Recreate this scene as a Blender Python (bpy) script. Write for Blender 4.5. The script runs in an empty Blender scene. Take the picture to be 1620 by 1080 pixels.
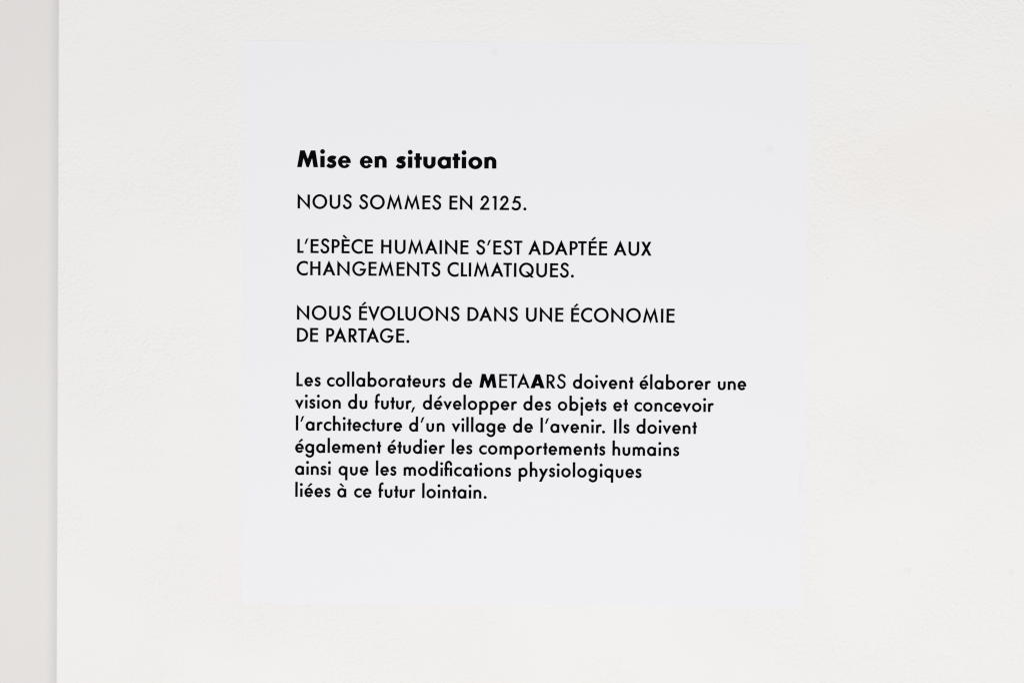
import bpy, bmesh, math, random
import numpy as np
from mathutils import Vector
from mathutils.geometry import tessellate_polygon

scene = bpy.context.scene
COL = scene.collection
MM = 0.001
CZ = 1.5                      # height of the sheet's centre on the wall (m)

# ------------------------------------------------------------------ camera
cam_d = bpy.data.cameras.new('camera')
cam_d.lens = 70; cam_d.sensor_width = 36; cam_d.sensor_fit = 'HORIZONTAL'
cam_d.clip_start = 0.01; cam_d.clip_end = 100
cam = bpy.data.objects.new('camera', cam_d); COL.objects.link(cam)
cam.location = (0.00712659, -1.41612, CZ + 0.018998)
cam.rotation_euler = (math.pi/2 - 2.20590104e-02, -8.29216242e-03, 1.11132628e-02)
scene.camera = cam

# ------------------------------------------------------------------ light
world = bpy.data.worlds.new('World'); scene.world = world
world.use_nodes = True
bg = world.node_tree.nodes['Background']
bg.inputs['Color'].default_value = (1.0, 0.993, 0.988, 1)
bg.inputs['Strength'].default_value = 0.435

def area_lamp(name, loc, target, size, watts, color):
    d = bpy.data.lights.new(name, 'AREA')
    d.shape = 'RECTANGLE'; d.size, d.size_y = size
    d.energy = watts; d.color = color
    o = bpy.data.objects.new(name, d); COL.objects.link(o)
    o.location = loc
    o.rotation_euler = (Vector(target) - Vector(loc)).to_track_quat('-Z', 'Y').to_euler()
    return o
area_lamp('gallery_lamp', (0.08, -3.0, 0.85), (0.0, 0, 1.45), (1.3, 1.3), 65.3, (1.0, 0.993, 0.985))

vs = scene.view_settings
scene.display_settings.display_device = 'sRGB'
vs.view_transform = 'Standard'; vs.look = 'None'
vs.exposure = 0; vs.gamma = 1; vs.use_curve_mapping = False

# ------------------------------------------------------------------ materials
def new_mat(name, color, rough, spec=0.3):
    m = bpy.data.materials.new(name); m.use_nodes = True
    b = m.node_tree.nodes['Principled BSDF']
    b.inputs['Base Color'].default_value = (*color, 1)
    b.inputs['Roughness'].default_value = rough
    b.inputs['Specular IOR Level'].default_value = spec
    return m, m.node_tree.nodes, m.node_tree.links, b

def wall_material(name, color, grain, stain=False):
    m, N, L, b = new_mat(name, color, 0.75, 0.15)
    tc = N.new('ShaderNodeTexCoord')
    def noise(scale, detail, rough=0.5):
        n = N.new('ShaderNodeTexNoise'); n.inputs['Scale'].default_value = scale
        n.inputs['Detail'].default_value = detail; n.inputs['Roughness'].default_value = rough
        L.new(tc.outputs['Object'], n.inputs['Vector']); return n.outputs['Fac']
    def math_n(op, a, b2):
        n = N.new('ShaderNodeMath'); n.operation = op
        for i, v in enumerate((a, b2)):
            if isinstance(v, (int, float)): n.inputs[i].default_value = v
            else: L.new(v, n.inputs[i])
        return n.outputs[0]
    def ramp(v, a, c, lo, hi):
        n = N.new('ShaderNodeMapRange'); n.interpolation_type = 'SMOOTHSTEP'
        n.inputs['From Min'].default_value = a; n.inputs['From Max'].default_value = c
        n.inputs['To Min'].default_value = lo; n.inputs['To Max'].default_value = hi
        L.new(v, n.inputs['Value']); return n.outputs['Result']
    # roller stipple: fine pimples over broader trowel undulation, patchy in strength
    fine = noise(380, 2.0, 0.55)
    mid = noise(120, 1.5)
    patch = ramp(noise(9, 2.0), 0.35, 0.65, 0.35, 1.0)
    h = math_n('ADD', math_n('MULTIPLY', fine, 1.0), math_n('MULTIPLY', mid, 0.7))
    bump = N.new('ShaderNodeBump'); bump.inputs['Distance'].default_value = 0.001
    L.new(h, bump.inputs['Height'])
    L.new(math_n('MULTIPLY', patch, grain), bump.inputs['Strength'])
    L.new(bump.outputs['Normal'], b.inputs['Normal'])
    # very faint unevenness of the white paint
    mix = N.new('ShaderNodeMix'); mix.data_type = 'RGBA'
    mix.inputs[6].default_value = (*color, 1)
    mix.inputs[7].default_value = (color[0]*0.99, color[1]*0.977, color[2]*0.98, 1)
    L.new(ramp(noise(5.5, 3.0), 0.4, 0.7, 0.0, 1.0), mix.inputs[0])
    out = mix.outputs[2]
    if stain:
        # a pale yellowish smudge to the right of the sheet
        sx = N.new('ShaderNodeSeparateXYZ'); L.new(tc.outputs['Object'], sx.inputs[0])
        dx = math_n('DIVIDE', math_n('SUBTRACT', sx.outputs[0], 0.295), 0.085)
        dz = math_n('DIVIDE', math_n('SUBTRACT', sx.outputs[2], CZ + 0.115), 0.048)
        d = math_n('ADD', math_n('MULTIPLY', dx, dx), math_n('MULTIPLY', dz, dz))
        d = math_n('ADD', d, math_n('MULTIPLY', math_n('SUBTRACT', noise(22, 3.0), 0.5), 2.4))
        f = ramp(d, 0.0, 1.5, 0.9, 0.0)
        m2 = N.new('ShaderNodeMix'); m2.data_type = 'RGBA'
        L.new(out, m2.inputs[6])
        m2.inputs[7].default_value = (color[0]*0.995, color[1]*0.972, color[2]*0.953, 1)
        L.new(f, m2.inputs[0]); out = m2.outputs[2]
    L.new(out, b.inputs['Base Color'])
    return m

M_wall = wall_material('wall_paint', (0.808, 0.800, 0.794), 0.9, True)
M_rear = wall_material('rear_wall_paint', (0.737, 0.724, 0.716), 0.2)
M_bump = new_mat('wall_spot_grey', (0.770, 0.764, 0.757), 0.6, 0.2)[0]
M_chip = new_mat('dark_fleck', (0.56, 0.54, 0.55), 0.8, 0.1)[0]
M_chip2 = new_mat('pink_fleck', (0.68, 0.58, 0.57), 0.8, 0.1)[0]
M_sheet, N, L, b = new_mat('sheet_vinyl', (0.784, 0.783, 0.817), 0.6, 0.12)
tc = N.new('ShaderNodeTexCoord')
nz = N.new('ShaderNodeTexNoise'); nz.inputs['Scale'].default_value = 60; nz.inputs['Detail'].default_value = 2
L.new(tc.outputs['Object'], nz.inputs['Vector'])
bp = N.new('ShaderNodeBump'); bp.inputs['Distance'].default_value = 0.001; bp.inputs['Strength'].default_value = 0.02
L.new(nz.outputs['Fac'], bp.inputs['Height']); L.new(bp.outputs['Normal'], b.inputs['Normal'])
M_ink = new_mat('black_ink', (0.0016, 0.0016, 0.0025), 0.8, 0.02)[0]

def link(name, me, mat, parent=None):
    o = bpy.data.objects.new(name, me); COL.objects.link(o)
    me.materials.append(mat)
    if parent: o.parent = parent
    return o

def box_mesh(name, x0, x1, y0, y1, z0, z1, bevel=0, seg=4):
    bm = bmesh.new()
    bmesh.ops.create_cube(bm, size=1)
    for v in bm.verts:
        v.co = Vector(((x0+x1)/2 + v.co.x*(x1-x0), (y0+y1)/2 + v.co.y*(y1-y0), (z0+z1)/2 + v.co.z*(z1-z0)))
    if bevel:
        es = [e for e in bm.edges if abs(e.verts[0].co.z - e.verts[1].co.z) > 1e-4]
        bmesh.ops.bevel(bm, geom=es, offset=bevel, segments=seg, profile=0.5, affect='EDGES')
    me = bpy.data.meshes.new(name); bm.to_mesh(me); bm.free()
    return me

# ------------------------------------------------------------------ walls
EDGE_X = -333.2*MM
STEP = 0.065
wall = link('partition_wall', box_mesh('partition_wall', EDGE_X, 3.2, 0, STEP, 0, 3.2, 0.0016), M_wall)
for p in wall.data.polygons: p.use_smooth = False
wall['label'] = 'white stippled partition wall with a straight left edge, carrying the printed text sheet'
wall['category'] = 'wall'
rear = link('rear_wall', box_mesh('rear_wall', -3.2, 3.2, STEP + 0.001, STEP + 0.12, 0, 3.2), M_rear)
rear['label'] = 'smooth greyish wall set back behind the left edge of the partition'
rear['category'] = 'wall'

def dome(name, x, z, r, h, mat, parent, y=0.0, sx=1.0, seed=0):
    # a low dome: rings of vertices rising to the middle
    rnd = random.Random(seed)
    bm = bmesh.new(); rings = []
    n = 20; ph = [rnd.uniform(0, 6.28) for _ in range(3)]
    wob = lambda a: 1 + .06*math.sin(2*a+ph[0]) + .06*math.sin(3*a+ph[1])
    for k, t in enumerate((1.0, .8, .6, .4, .2)):
        hh = h*(0.5+0.5*math.cos(math.pi*t))
        rings.append([bm.verts.new((x + r*t*sx*wob(a)*math.cos(a), y - hh - 0.00002, z + r*t*wob(a)*math.sin(a)))
                      for a in (2*math.pi*i/n for i in range(n))])
    c = bm.verts.new((x, y - h - 0.00002, z))
    for A, B in zip(rings, rings[1:]):
        for i in range(n):
            bm.faces.new((A[i], A[(i+1) % n], B[(i+1) % n], B[i]))
    for i in range(n): bm.faces.new((rings[-1][i], rings[-1][(i+1) % n], c))
    for f in bm.faces: f.smooth = True
    me = bpy.data.meshes.new(name); bm.to_mesh(me); bm.free()
    return link(name, me, mat, parent)

for i, (x, z, r, h) in enumerate([(-244.3, -147.5, 2.6, .22), (274.2, -173.2, 2.8, .25), (248.7, -110.3, 2.0, .12),
                                  (266.3, -153.0, 1.2, .1), (316.2, -158.8, 2.0, .12),
                                  (348.2, -172.9, 2.3, .14)]):
    dome('wall_spot', x*MM, CZ + z*MM, r*MM, h*MM, M_bump, wall, seed=i)  # faint round spots: low domes slightly darker than the wall
for i, (x, z, r, mt) in enumerate([(342.8, 171.0, .5, M_chip2), (327.5, 153.1, .3, M_chip), (215.1, 34.5, .36, M_chip)]):
    dome('fleck', x*MM, CZ + z*MM, r*MM, .05*MM, mt, wall, sx=1.3, seed=40+i)

# ------------------------------------------------------------------ the sheet
SHEET = [(-199.87, 199.71), (200.14, 200.0), (199.86, -199.73), (-200.13, -199.98)]    # cut a hair out of square
T = 0.22*MM
bm = bmesh.new()
front = [bm.verts.new((x*MM, -T, z*MM)) for x, z in SHEET]
back = [bm.verts.new((x*MM, -0.00002, z*MM)) for x, z in SHEET]
bm.faces.new(front[::-1]); bm.faces.new(back)
for i in range(4):
    j = (i+1) % 4
    bm.faces.new((front[i], front[j], back[j], back[i]))
bmesh.ops.recalc_face_normals(bm, faces=bm.faces)
bmesh.ops.bevel(bm, geom=[e for e in bm.edges if abs(e.verts[0].co.y + T) < 1e-6 and abs(e.verts[1].co.y + T) < 1e-6],
                offset=0.05*MM, segments=2, profile=0.5, affect='EDGES')
me = bpy.data.meshes.new('text_sheet'); bm.to_mesh(me); bm.free()
sheet = link('text_sheet', me, M_sheet)
sheet.location = (0, 0, CZ)
sheet['label'] = 'square white printed sheet with black French text stuck on the partition wall'
sheet['category'] = 'text panel'

M_sheet_spot = new_mat('sheet_spot_grey', (0.757, 0.756, 0.786), 0.6, 0.12)[0]
for i, (x, z, r, h) in enumerate([(-22.2, 192.6, 2.6, .08), (172.9, 125.1, 3.0, .08)]):
    dome('sheet_spot', x*MM, z*MM, r*MM, h*MM, M_sheet_spot, sheet, y=-T, seed=20+i)  # soft grey discs, tinted a little darker than the sheet

# a short crease where the right edge of the sheet lifted
def ridge(name, pts, w, h, parent, mat):
    bm = bmesh.new(); rows = []
    for k, (x, z) in enumerate(pts):
        t = k/(len(pts)-1); a = math.sin(math.pi*min(max(t, .02), .98))
        rows.append([bm.verts.new(((x + u*w)*MM, -T - 0.00002 - h*MM*a*v, z*MM)) for u, v in ((-1, 0), (-.5, .7), (0, 1), (.4, .6), (.8, 0))])
    for A, B in zip(rows, rows[1:]):
        for i in range(4): bm.faces.new((A[i], A[i+1], B[i+1], B[i]))
    for f in bm.faces: f.smooth = True
    me = bpy.data.meshes.new(name); bm.to_mesh(me); bm.free()
    return link(name, me, mat, parent)
ridge('crease', [(198.6, -97), (198.0, -102), (197.4, -107), (197.1, -113), (196.8, -119), (197.4, -124)], .75, .34, sheet, M_sheet)
ridge('crease', [(199.2, -104), (198.9, -110), (198.6, -115), (198.4, -120)], .5, .26, sheet, M_sheet)

# ------------------------------------------------------------------ lettering
# Every letter is an implicit shape in its own units (cap height 175), contoured and triangulated.
STEPU = 2.0
GROW = 2.6                    # ink spread
class Sh:
    def __init__(s, f, bb): s.f, s.bb = f, bb
    def __or__(a, b): return Sh(lambda x, y: np.minimum(a.f(x, y), b.f(x, y)),
        (min(a.bb[0], b.bb[0]), min(a.bb[1], b.bb[1]), max(a.bb[2], b.bb[2]), max(a.bb[3], b.bb[3])))
    def __sub__(a, b): return Sh(lambda x, y: np.maximum(a.f(x, y), -b.f(x, y)), a.bb)
    def __and__(a, b): return Sh(lambda x, y: np.maximum(a.f(x, y), b.f(x, y)),
        (max(a.bb[0], b.bb[0]), max(a.bb[1], b.bb[1]), min(a.bb[2], b.bb[2]), min(a.bb[3], b.bb[3])))
    def mv(a, dx, dy=0): return Sh(lambda x, y: a.f(x-dx, y-dy), (a.bb[0]+dx, a.bb[1]+dy, a.bb[2]+dx, a.bb[3]+dy))
    def fx(a, w): return Sh(lambda x, y: a.f(w-x, y), (w-a.bb[2], a.bb[1], w-a.bb[0], a.bb[3]))
def R(x0, y0, x1, y1):
    return Sh(lambda x, y: np.maximum(np.maximum(x0-x, x-x1), np.maximum(y0-y, y-y1)), (x0, y0, x1, y1))
def El(cx, cy, rx, ry=None):
    ry = rx if ry is None else ry
    return Sh(lambda x, y: (np.sqrt(((x-cx)/rx)**2 + ((y-cy)/ry)**2) - 1)*min(rx, ry), (cx-rx, cy-ry, cx+rx, cy+ry))
def Pg(*p):
    P = np.array(p, float)
    def f(x, y):
        d = np.full(x.shape, 1e9); ins = np.zeros(x.shape, bool)
        for i in range(len(P)):
            (ax, ay), (bx, by) = P[i], P[(i+1) % len(P)]
            ex, ey = bx-ax, by-ay
            t = np.clip(((x-ax)*ex + (y-ay)*ey)/max(ex*ex+ey*ey, 1e-9), 0, 1)
            d = np.minimum(d, np.hypot(x-ax-t*ex, y-ay-t*ey))
            c = ((ay > y) != (by > y))
            if ey != 0: ins ^= c & (x < ax + (y-ay)*ex/ey)
        return np.where(ins, -d, d)
    return Sh(f, (P[:, 0].min(), P[:, 1].min(), P[:, 0].max(), P[:, 1].max()))
def St(w, *p, n=10, w2=None):
    # a pen stroke along a smooth curve through the points, square ends
    p = [np.array(q, float) for q in p]
    q = [2*p[0]-p[1]] + p + [2*p[-1]-p[-2]]
    c = []
    for i in range(1, len(q)-2):
        for k in range(n):
            t = k/n
            c.append(.5*((2*q[i]) + (q[i+1]-q[i-1])*t + (2*q[i-1]-5*q[i]+4*q[i+1]-q[i+2])*t*t + (3*q[i]-q[i-1]-3*q[i+1]+q[i+2])*t**3))
    c.append(p[-1]); c = np.array(c)
    tg = np.gradient(c, axis=0); tg /= np.linalg.norm(tg, axis=1)[:, None]
    nr = np.c_[-tg[:, 1], tg[:, 0]]
    ww = w/2 if w2 is None else (w + (w2-w)*np.linspace(0, 1, len(c)))[:, None]/2
    return Pg(*(c + nr*ww), *((c - nr*ww)[::-1]))
def Sec(cx, cy, a0, a1, r=400):
    a0, a1 = math.radians(a0), math.radians(a1)
    return Pg((cx, cy), *[(cx + r*math.cos(a0+(a1-a0)*k/6), cy + r*math.sin(a0+(a1-a0)*k/6)) for k in range(7)])

def contour(sh):
    x0, y0, x1, y1 = sh.bb; s = STEPU
    xs = np.arange(x0-2*s-.37, x1+2.5*s, s); ys = np.arange(y0-2*s-.41, y1+2.5*s, s)
    X, Y = np.meshgrid(xs, ys); F = sh.f(X, Y) - GROW
    F = np.where(np.abs(F) < 1e-6, 1e-6, F)
    In = F < 0
    nxt = {}; pt = {}
    def epoint(a, b):
        k = (a, b) if a < b else (b, a)
        if k not in pt:
            (j0, i0), (j1, i1) = k
            f0, f1 = F[j0, i0], F[j1, i1]; t = f0/(f0-f1)
            pt[k] = (xs[i0]+t*(xs[i1]-xs[i0]), ys[j0]+t*(ys[j1]-ys[j0]))
        return k
    cnt = In[:-1, :-1].astype(int)+In[1:, :-1]+In[:-1, 1:]+In[1:, 1:]
    for j, i in zip(*np.nonzero((cnt > 0) & (cnt < 4))):
        c = [(j, i), (j, i+1), (j+1, i+1), (j+1, i)]          # counter-clockwise
        v = [bool(In[k]) for k in c]
        ent = [k for k in range(4) if v[k] and not v[(k+1) % 4]]   # walking ccw: leaves the inside
        ext = [k for k in range(4) if not v[k] and v[(k+1) % 4]]
        for k in ent:
            m = min(ext, key=lambda e: (e-k) % 4)
            a = epoint(c[k], c[(k+1) % 4]); b2 = epoint(c[m], c[(m+1) % 4])
            nxt[a] = b2
    loops = []; todo = set(nxt)
    while todo:
        k0 = k = next(iter(todo)); lp = []
        while k in todo:
            todo.discard(k); lp.append(pt[k]); k = nxt[k]
        loops.append(simplify(np.array(lp)))
    return loops
def simplify(P, tol=0.14):
    def dp(a):
        if len(a) < 3: return list(a)
        d = a[-1]-a[0]; n = np.hypot(*d)
        e = np.abs(d[0]*(a[:, 1]-a[0, 1]) - d[1]*(a[:, 0]-a[0, 0]))/n if n > 1e-9 else np.hypot(*(a-a[0]).T)
        k = int(e.argmax())
        if e[k] <= tol: return [a[0], a[-1]]
        return dp(a[:k+1])[:-1] + dp(a[k:])
    k = int(np.hypot(*(P-P[0]).T).argmax())
    return np.array(dp(P[:k+1])[:-1] + dp(np.vstack([P[k:], P[:1]]))[:-1])
def area2(P):
    x, y = P.T; return float(np.sum(x*np.roll(y, -1)-np.roll(x, -1)*y))
def inside(p, P):
    c = False
    for (ax, ay), (bx, by) in zip(P, np.roll(P, -1, 0)):
        if (ay > p[1]) != (by > p[1]) and p[0] < ax+(p[1]-ay)*(bx-ax)/(by-ay): c = not c
    return c
def glyph_mesh(sh):
    lo = [l for l in contour(sh) if len(l) > 2]
    big = max(lo, key=lambda l: abs(area2(l))); sg = 1 if area2(big) > 0 else -1
    outs = [l for l in lo if area2(l)*sg > 0]; holes = [l for l in lo if area2(l)*sg < 0]
    V = []; Tt = []
    for o in outs:
        gr = [o] + [h for h in holes if inside(h[0], o)]
        pts = [tuple(p) for l in gr for p in l]
        tris = tessellate_polygon([[Vector((x, y, 0)) for x, y in l] for l in gr])
        n0 = len(V); V += pts
        for t in tris:
            a, b2, c = (np.array(pts[i]) for i in t)
            cr = (b2[0]-a[0])*(c[1]-a[1])-(b2[1]-a[1])*(c[0]-a[0])
            Tt.append(tuple(n0+i for i in (t if cr > 0 else t[::-1])))
    return np.array(V), Tt

# --- regular weight; sw = upright stroke, hw = flat stroke
CAP, XH, ASC, DSC = 175, 105, 190, -61
def make_regular(sw=27.5, hw=23.5):
    k = (sw+hw)/2
    O_ = lambda cx: El(cx, 87.5, 93) - El(cx, 87.5, 93-sw, 93-hw-1)
    bowl = lambda cx: El(cx, 56, 56.5, 59.5) - El(cx, 56, 56.5-sw, 59.5-hw-1)
    g = {}
    A = Pg((0, 0), (29*sw/26, 0), (80, 118+(26-sw)*2.4), (160-29*sw/26, 0), (160, 0), (80, 188)) | \
        (Pg((0, 0), (160, 0), (80, 188)) & R(0, 45, 160, 45+hw-2))
    g['A'] = (A, 160, 6, 6)
    g['C'] = ((El(93, 87.5, 93) - El(92+sw-26, 87.5, 66, 93-hw-2)) & R(0, -10, 140, 190), 140, 14, 11)
    g['D'] = ((R(0, 0, 52, 175) | (El(50, 87.5, 90, 87.5) & R(50, 0, 200, 175))) -
              (R(sw, hw, 50.1, 175-hw) | (El(50, 87.5, 90-sw, 87.5-hw) & R(40, 0, 200, 175))), 140, 21, 13)
    E_ = R(0, 0, sw, CAP) | R(0, 0, 100, hw) | R(0, CAP-hw, 100, CAP) | R(0, 88, 97, 88+hw)
    g['E'] = (E_, 100, 21, 11)
    Gs = (El(93, 87.5, 93) & R(0, -10, 93, 190)) | (El(93, 87.5, 87, 93) & R(92, 87, 190, 190)) | (El(93, 87.5, 80, 93) & R(92, -10, 190, 87))
    Gi = (El(93, 87.5, 67, 69.5) & R(0, -10, 99, 190)) | (El(93, 87.5, 60, 69.5) & R(90, 80, 190, 190)) | (El(93, 87.5, 54, 69.5) & R(90, -10, 190, 90))
    g['G'] = (((Gs - Gi) - (Sec(93, 87.5, -.5, 41) & R(93, 87, 400, 400))) | R(97, 87-hw, 172, 87), 173, 14, 13)
    g['H'] = (R(0, 0, sw, CAP) | R(128-sw, 0, 128, CAP) | R(0, 84, 128, 84+hw), 128, 22, 22)
    g['I'] = (R(0, 0, sw, CAP), sw, 22, 22)
    g['L'] = (R(0, 0, sw, CAP) | R(0, 0, 77, hw), 77, 21, 1)
    g['M'] = (Pg((0, 0), (27, 0), (51, 118), (96, -10), (141, 118), (165, 0), (192, 0), (150, 187), (96, 57), (42, 187)), 192, 15, 16)
    g['N'] = (Pg((0, 0), (sw, 0), (sw, 127), (154, -10), (154, CAP), (154-sw, CAP), (154-sw, 48), (0, 186)), 154, 21, 21)
    g['O'] = (O_(93), 186, 14, 14)
    P_ = (R(0, 0, sw, CAP) | R(0, 70, 48, CAP) | (El(47, 122.5, 53, 52.5) & R(47, 0, 200, 200))) - \
         (R(sw, 70+hw-1, 47.1, CAP-hw+1) | (El(47, 122.5, 53-sw, 53.5-hw) & R(40, 0, 200, 200)))
    g['P'] = (P_, 100, 21, 5)
    g['R'] = (P_ | Pg((31, 76), (62, 78), (108, 0), (75, 0)), 106, 21, 8)
    g['Q'] = (O_(93) | Pg((84, 66), (113, 66), (187, -7), (153, -7)), 187, 14, 13)
    g['S'] = (St(k, (102, 141), (93, 157), (76, 169), (55, 172), (36, 163), (26, 146), (27, 128), (39, 112), (58, 100), (79, 88), (94, 72), (99, 50), (92, 26), (76, 12), (54, 7), (32, 13), (18, 29), (12, 49)), 112, 13, 12)
    g['T'] = (R(53-sw/2, 0, 53+sw/2, CAP) | R(0, CAP-hw, 106, CAP), 106, 7, 7)
    g['U'] = ((R(0, 62, 134, CAP) | (El(67, 62, 67, 66) & R(0, -10, 134, 62.1))) - (R(sw, 62, 134-sw, 200) | El(67, 62, 67-sw, 66-hw-1)), 134, 20, 20)
    g['V'] = (Pg((0, CAP), (29, CAP), (73.5, 58), (118, CAP), (147, CAP), (73.5, -11)), 147, 5, 5)
    g['X'] = (Pg((4, CAP), (36, CAP), (130, 0), (97, 0)) | Pg((96, CAP), (127, CAP), (33, 0), (0, 0)), 130, 4, 4)
    acc = Pg((-1, 5), (15, -2), (58, 32), (39, 46))
    ac = lambda x, y: acc.mv(x, y)
    gv = lambda x, y: acc.fx(56).mv(x, y)
    g['É'] = (E_ | ac(32, 188), 100, 21, 11)
    g['È'] = (E_ | gv(12, 188), 100, 21, 11)
    g['1'] = (Pg((0, 151), (25, 151), (25, 0), (52, 0), (52, 176), (20, 176), (2, 163)), 52, 22, 27)
    g['2'] = ((St(k, (17, 118), (22, 142), (36, 160), (57, 168), (79, 161), (92, 144), (94, 122), (84, 99), (60, 71), (30, 35), (-6, -6)) & R(-2, 0, 130, 190)) | Pg((0, 0), (114, 0), (114, hw), (19, hw)), 114, 16, 16)
    g['5'] = (R(44, CAP-hw, 114, CAP) | Pg((42, CAP), (66, CAP), (40, 96), (16, 87)) |
              St(k, (20, 94), (40, 105), (62, 106), (86, 98), (103, 80), (107, 56), (100, 32), (82, 14), (58, 8), (32, 13), (9, 32)), 119, 16, 17)
    dot = El(17.5, 14, 17.5)
    g['.'] = (dot, 35, 17, 17)
    g[','] = (Pg((21, 22), (48, 29), (18, -40), (1, -38)), 47, 6, 20)
    g['’'] = (Pg((21, 175), (48, 187), (18, 114), (1, 114)), 47, 12, 10)
    # lowercase
    a_ = bowl(56.5) | R(113-sw, 0, 113, XH)
    g['a'] = (a_, 113, 11, 17)
    g['à'] = (a_ | gv(29, 133), 113, 11, 17)
    g['b'] = (bowl(56.5) | R(0, 0, sw, ASC), 113, 17, 11)
    g['d'] = (bowl(57.5) | R(114-sw, 0, 114, ASC), 114, 11, 17)
    g['p'] = (bowl(56.5) | R(0, DSC, sw, XH), 113, 17, 11)
    g['q'] = (bowl(56.5) | R(113-sw, DSC-4, 113, XH), 113, 11, 17)
    g['g'] = (bowl(56.5) | R(113-sw, -8, 113, XH) |
              St(k, (101-.5, 0), (99, -18), (90, -36), (74, -47), (56, -50), (36, -45), (22, -34), (14, -20)), 113, 11, 17)
    g['c'] = ((El(59, 56, 59, 59.5) - El(64+sw-26, 56, 40, 59.5-hw-1)) & R(0, -10, 95, 130), 95, 11, 7)
    e_ = (El(54, 56, 54, 59.5) - El(54, 56, 54-sw, 59.5-hw-1) - (Sec(54, 56, -41, 12) & R(54, -20, 200, 44))) | (El(54, 56, 53, 59) & R(8, 44, 108, 44+hw-3))
    g['e'] = (e_, 107, 11, 10)
    g['é'] = (e_ | ac(42, 132), 107, 11, 10)
    f_hook = St(k, (21, 60), (21, 110), (21.5, 148), (27, 168), (41, 179.5), (56, 179), (65, 175))
    g['f'] = ((R(21-sw/2, 0, 21+sw/2, 120) | f_hook & R(0, 0, 62, 200)) | R(0, XH-hw, 59, XH), 62, 6, 5)
    g['ﬁ'] = (R(8, 0, 8+sw, 120) | (St(k, (21, 60), (21, 110), (21.5, 146), (29, 168), (47, 181), (64, 180), (79, 168), (84, 150), (84, 136))) |
              R(0, XH-hw, 62, XH) | R(71, 0, 71+sw, XH), 97, 6, 17)
    def arch(x0, x1, top=111.5):
        # from the stem at x0 to the right edge at x1
        cx = (x0+2 + x1)/2; rx = x1-cx; ci = (x0+sw + x1-sw)/2; ri = (x1-sw) - ci
        return ((El(cx, 62, rx, top-62) & R(x0, 61.9, x1, 130)) | R(x1-sw, 0, x1, 62)) - (El(ci, 62, ri, top-62-hw-1) | R(ci-ri, -10, ci+ri, 62))
    stem = lambda top: R(0, 0, sw, top)
    g['h'] = (stem(ASC) | arch(0, 97), 97, 17, 16)
    g['n'] = (stem(XH) | arch(0, 99), 99, 17, 16)
    g['m'] = (stem(XH) | arch(0, 91) | arch(91-sw, 156), 156, 17, 16)
    idot = El(17.5, 158, 17.5)
    g['i'] = (R(4.5, 0, 4.5+sw, XH) | idot, 35, 13, 12)
    g['j'] = (R(4.5, DSC, 4.5+sw, XH) | idot, 35, 13, 12)
    g['l'] = (stem(ASC), sw, 17, 17)
    g['o'] = (El(59, 56, 59, 59.5) - El(59, 56, 59-sw+1, 59.5-hw-1), 118, 11, 11)
    g['r'] = (stem(XH) | St(k+1, (13, 40), (15, 66), (24, 84), (37, 96), (52, 98.5), (66, 91)), 71, 17, 3)
    g['s'] = (St(k-.5, (65, 87), (59, 98), (47, 104), (32, 103), (20, 95), (17, 81), (24, 69), (40, 60), (56, 51), (64, 37), (60, 21), (48, 12), (32, 10), (18, 16), (8, 29)), 76, 9, 9)
    g['t'] = (R(15, 0, 15+sw, 150) | R(0, XH-hw, 54, XH), 54, 9, 4)
    g['u'] = ((R(0, 44, 97, XH) | (El(48.5, 44.1, 48.5, 48.5) & R(0, -10, 97, 44.2))) - (R(sw, 44, 97-sw, 130) | El(48.5, 44.1, 48.5-sw, 48.5-hw-1)), 97, 15, 15)
    g['v'] = (Pg((0, XH), (30, XH), (54, 48), (78, XH), (108, XH), (54, -9)), 108, 4, 4)
    g['y'] = (Pg((83, XH), (113, XH), (33, DSC), (2, DSC)) | Pg((0, XH), (31, XH), (71, 22), (53, -10)), 113, 4, 4)
    return g
def make_bold():
    s, h = 53, 42; B = {}
    X = 142
    B['M'] = (Pg((0, 0), (55, 0), (78, 122), (120, 0), (146, 0), (189, 122), (208, 0), (263, 0), (229, 211), (173, 211), (133, 100), (93, 211), (36, 211)), 263, 12, 14)
    A = Pg((0, 0), (63, 0), (77, 36), (138, 36), (152, 0), (215, 0), (141, 211), (76, 211)) - Pg((88, 72), (127, 72), (107.5, 138))
    B['A'] = (A, 215, 4, 4)
    B['i'] = (R(2.5, 0, 2.5+s, X) | El(29, 199, 29), 58, 15, 15)
    B['s'] = (St(44, (111, 112), (95, 122), (75, 125.5), (52, 122), (34, 110), (31, 95), (46, 83), (72, 75), (92, 63), (99, 46), (92, 26), (74, 14), (50, 11), (28, 17), (10, 33)), 123, 10, 9)
    el = El(80.5, 69, 80.5, 79)
    B['e'] = (((el - El(80.5, 69, 31, 79-28)) - (Sec(80.5, 60, -26, 6) & R(80.5, -20, 300, 56)) ) | (el & R(20, 56, 160, 87)), 161, 12, 12)
    B['n'] = (R(0, 0, s, X) | (((El(78, 82, 73, 68) & R(0, 81.9, 151, 160)) | R(99, 0, 151, 82)) - (El(75.5, 82, 23.5, 28) | R(52, -10, 99, 82))), 151, 15, 14)
    B['t'] = (R(19, 0, 71, 185) | R(0, 103, 95, X-1), 95, 6, 4)
    B['u'] = ((R(0, 62, 155, X) | (El(77.5, 62.1, 77.5, 70) & R(0, -20, 155, 62.2))) - (R(52, 60, 103, 200) | El(77.5, 60.1, 25.5, 30)), 155, 14, 14)
    B['a'] = ((El(80, 69, 80, 78) - El(85, 70, 35, 38)) | R(117, 0, 168, X), 168, 11, 14)
    B['o'] = (El(87.5, 69, 87.5, 78.5) - El(87.5, 69, 37, 38), 175, 11, 11)
    return B
REG, BOLD, LIGHT = make_regular(), make_bold(), make_regular(25.0, 21.0)
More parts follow.
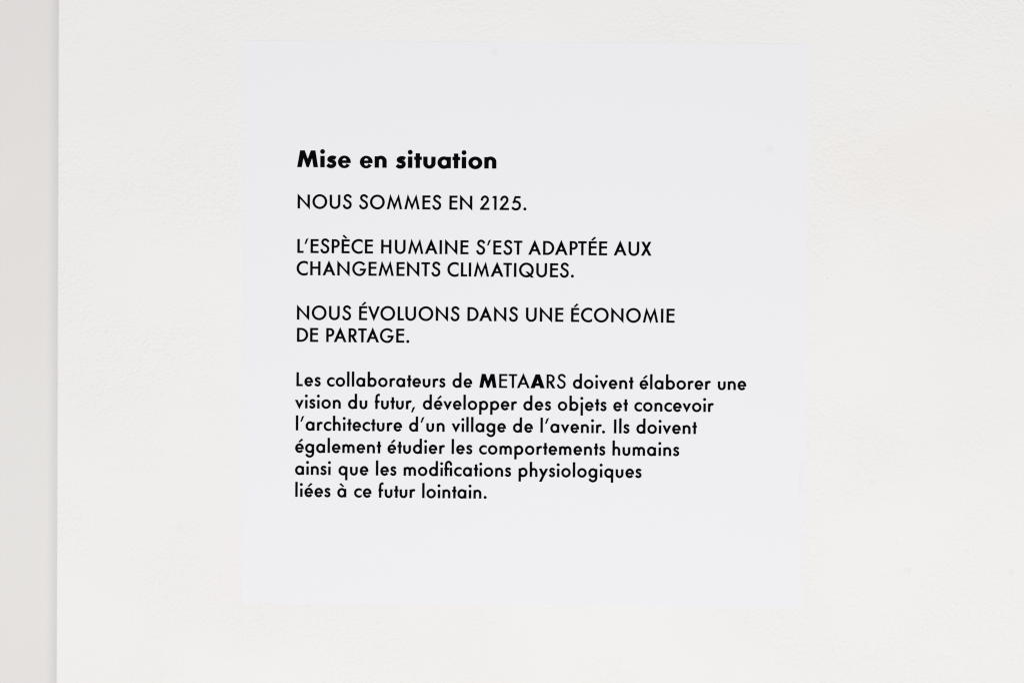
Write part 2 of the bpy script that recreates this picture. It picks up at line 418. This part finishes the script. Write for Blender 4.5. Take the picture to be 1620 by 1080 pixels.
KERN = {'DA': -9, 'VO': -8, 'PA': -16, 'TA': -16, 'AT': -12, 'AG': -8, 'PT': -6, 'ÉV': -2, 'HU': 5, 'r,': -12, 'r.': -14, 'Le': 9, 'S’': -2}
_cache = {}
def glyph(style, ch):
    k = (style, ch)
    if k not in _cache:
        sh, w, l, r = {'r': REG, 'b': BOLD, 'l': LIGHT, 'B': BOLD}[style][ch]
        V, Tt = glyph_mesh(sh)
        s = 175/211 if style == 'B' else 1
        _cache[k] = (V*s, Tt, w*s, l*s, r*s)
    return _cache[k]

UNIT = 0.0556                 # millimetres per letter unit
INK = T + 0.06*MM
def set_line(name, z, words, parent, style='r'):
    V, Fc = [], []
    for text, xa, xb in words:
        items = []; st = style; 
        it = iter(text)
        for ch in it:
            if ch == '*': items.append(('B', next(it)))
            elif ch == '~': items.append(('l', next(it)))
            else: items.append((st, ch))
        pos = []; x = 0
        for i, (s, ch) in enumerate(items):
            _, _, w, l, r = glyph(s, ch)
            if i:
                x += glyph(*items[i-1])[4] + l + KERN.get(items[i-1][1]+ch, 0)
            pos.append(x); x += w
        ex = ((xb-xa)/UNIT - x)/max(1, len(items)-1)
        print('fit %-16s extra %.1f' % (text, ex))
        for i, (s, ch) in enumerate(items):
            gv, gt, w, l, r = glyph(s, ch)
            n0 = len(V)
            V += [((xa + (px + pos[i] + ex*i)*UNIT)*MM, -INK, (z + py*UNIT)*MM) for px, py in gv]
            Fc += [tuple(n0+q for q in t) for t in gt]
    me = bpy.data.meshes.new(name); me.from_pydata(V, [], Fc); me.update()
    return link(name, me, M_ink, parent)

def paragraph():
    e = bpy.data.objects.new('paragraph', None); COL.objects.link(e); e.parent = sheet
    e.empty_display_size = 0.01
    return e
Z = lambda k: 81.05 - 15.785*k
set_line('heading', 110.35, [('Mise', -161.97, -124.05), ('en', -117.44, -98.52), ('situation', -91.68, -20.58)], sheet, 'b')
p1 = paragraph()
set_line('text_line', Z(0), [('NOUS', -161.52, -123.18), ('SOMMES', -117.79, -59.56), ('EN', -53.54, -37.45), ('2125.', -31.61, 0.99)], p1)
p2 = paragraph()
set_line('text_line', Z(2), [('L’ESPÈCE', -161.52, -107.86), ('HUMAINE', -101.87, -39.9), ('S’EST', -34.28, -1.62), ('ADAPTÉE', 2.79, 58.64), ('AUX', 63.49, 90.05)], p2)
set_line('text_line', Z(3), [('CHANGEMENTS', -161.96, -59.79), ('CLIMATIQUES.', -54.62, 35.13)], p2)
p3 = paragraph()
set_line('text_line', Z(5), [('NOUS', -161.51, -123.12), ('ÉVOLUONS', -117.26, -45.92), ('DANS', -40.09, -4.41), ('UNE', 1.52, 27.95), ('ÉCONOMIE', 33.61, 106.95)], p3)
set_line('text_line', Z(6), [('DE', -161.41, -146.49), ('PARTAGE.', -140.54, -81.54)], p3)
p4 = paragraph()
set_line('text_line', Z(8), [('Les', -161.59, -144.5), ('collaborateurs', -139.9, -55.64), ('de', -50.46, -36.55), ('*M~E~T~A*A~R~S', -31.28, 30.08), ('doivent', 35.25, 78.18), ('élaborer', 82.72, 133.2), ('une', 138.32, 158.25)], p4)
set_line('text_line', Z(9), [('vision', -162.53, -130.06), ('du', -124.78, -111.12), ('futur,', -105.67, -77.1), ('développer', -71.47, -4.47), ('des', 0.12, 19.7), ('objets', 24.73, 59.18), ('et', 64.17, 74.38), ('concevoir', 79.14, 135.43)], p4)
set_line('text_line', Z(10), [('l’architecture', -161.85, -86.27), ('d’un', -81.17, -55.9), ('village', -50.76, -12.3), ('de', -7.13, 6.92), ('l’avenir.', 12.5, 58.3), ('Ils', 64.82, 75.65), ('doivent', 80.69, 123.52)], p4)
set_line('text_line', Z(11), [('également', -162.26, -101.08), ('étudier', -96.35, -55.55), ('les', -50.64, -36.09), ('comportements', -31.09, 58.62), ('humains', 63.88, 111.18)], p4)
set_line('text_line', Z(12), [('ainsi', -162.25, -136.84), ('que', -131.24, -110.08), ('les', -104.54, -90.1), ('modiﬁcations', -84.74, -8.35), ('physiologiques', -2.81, 84.54)], p4)
set_line('text_line', Z(13), [('liées', -161.98, -137.01), ('à', -132.0, -125.46), ('ce', -120.0, -107.77), ('futur', -102.62, -76.46), ('lointain.', -71.41, -25.59)], p4)

scene.cycles.pixel_filter_type = 'BLACKMAN_HARRIS'
scene.cycles.filter_width = 1.15
scene.cycles.use_denoising = True
scene.cycles.max_bounces = 8
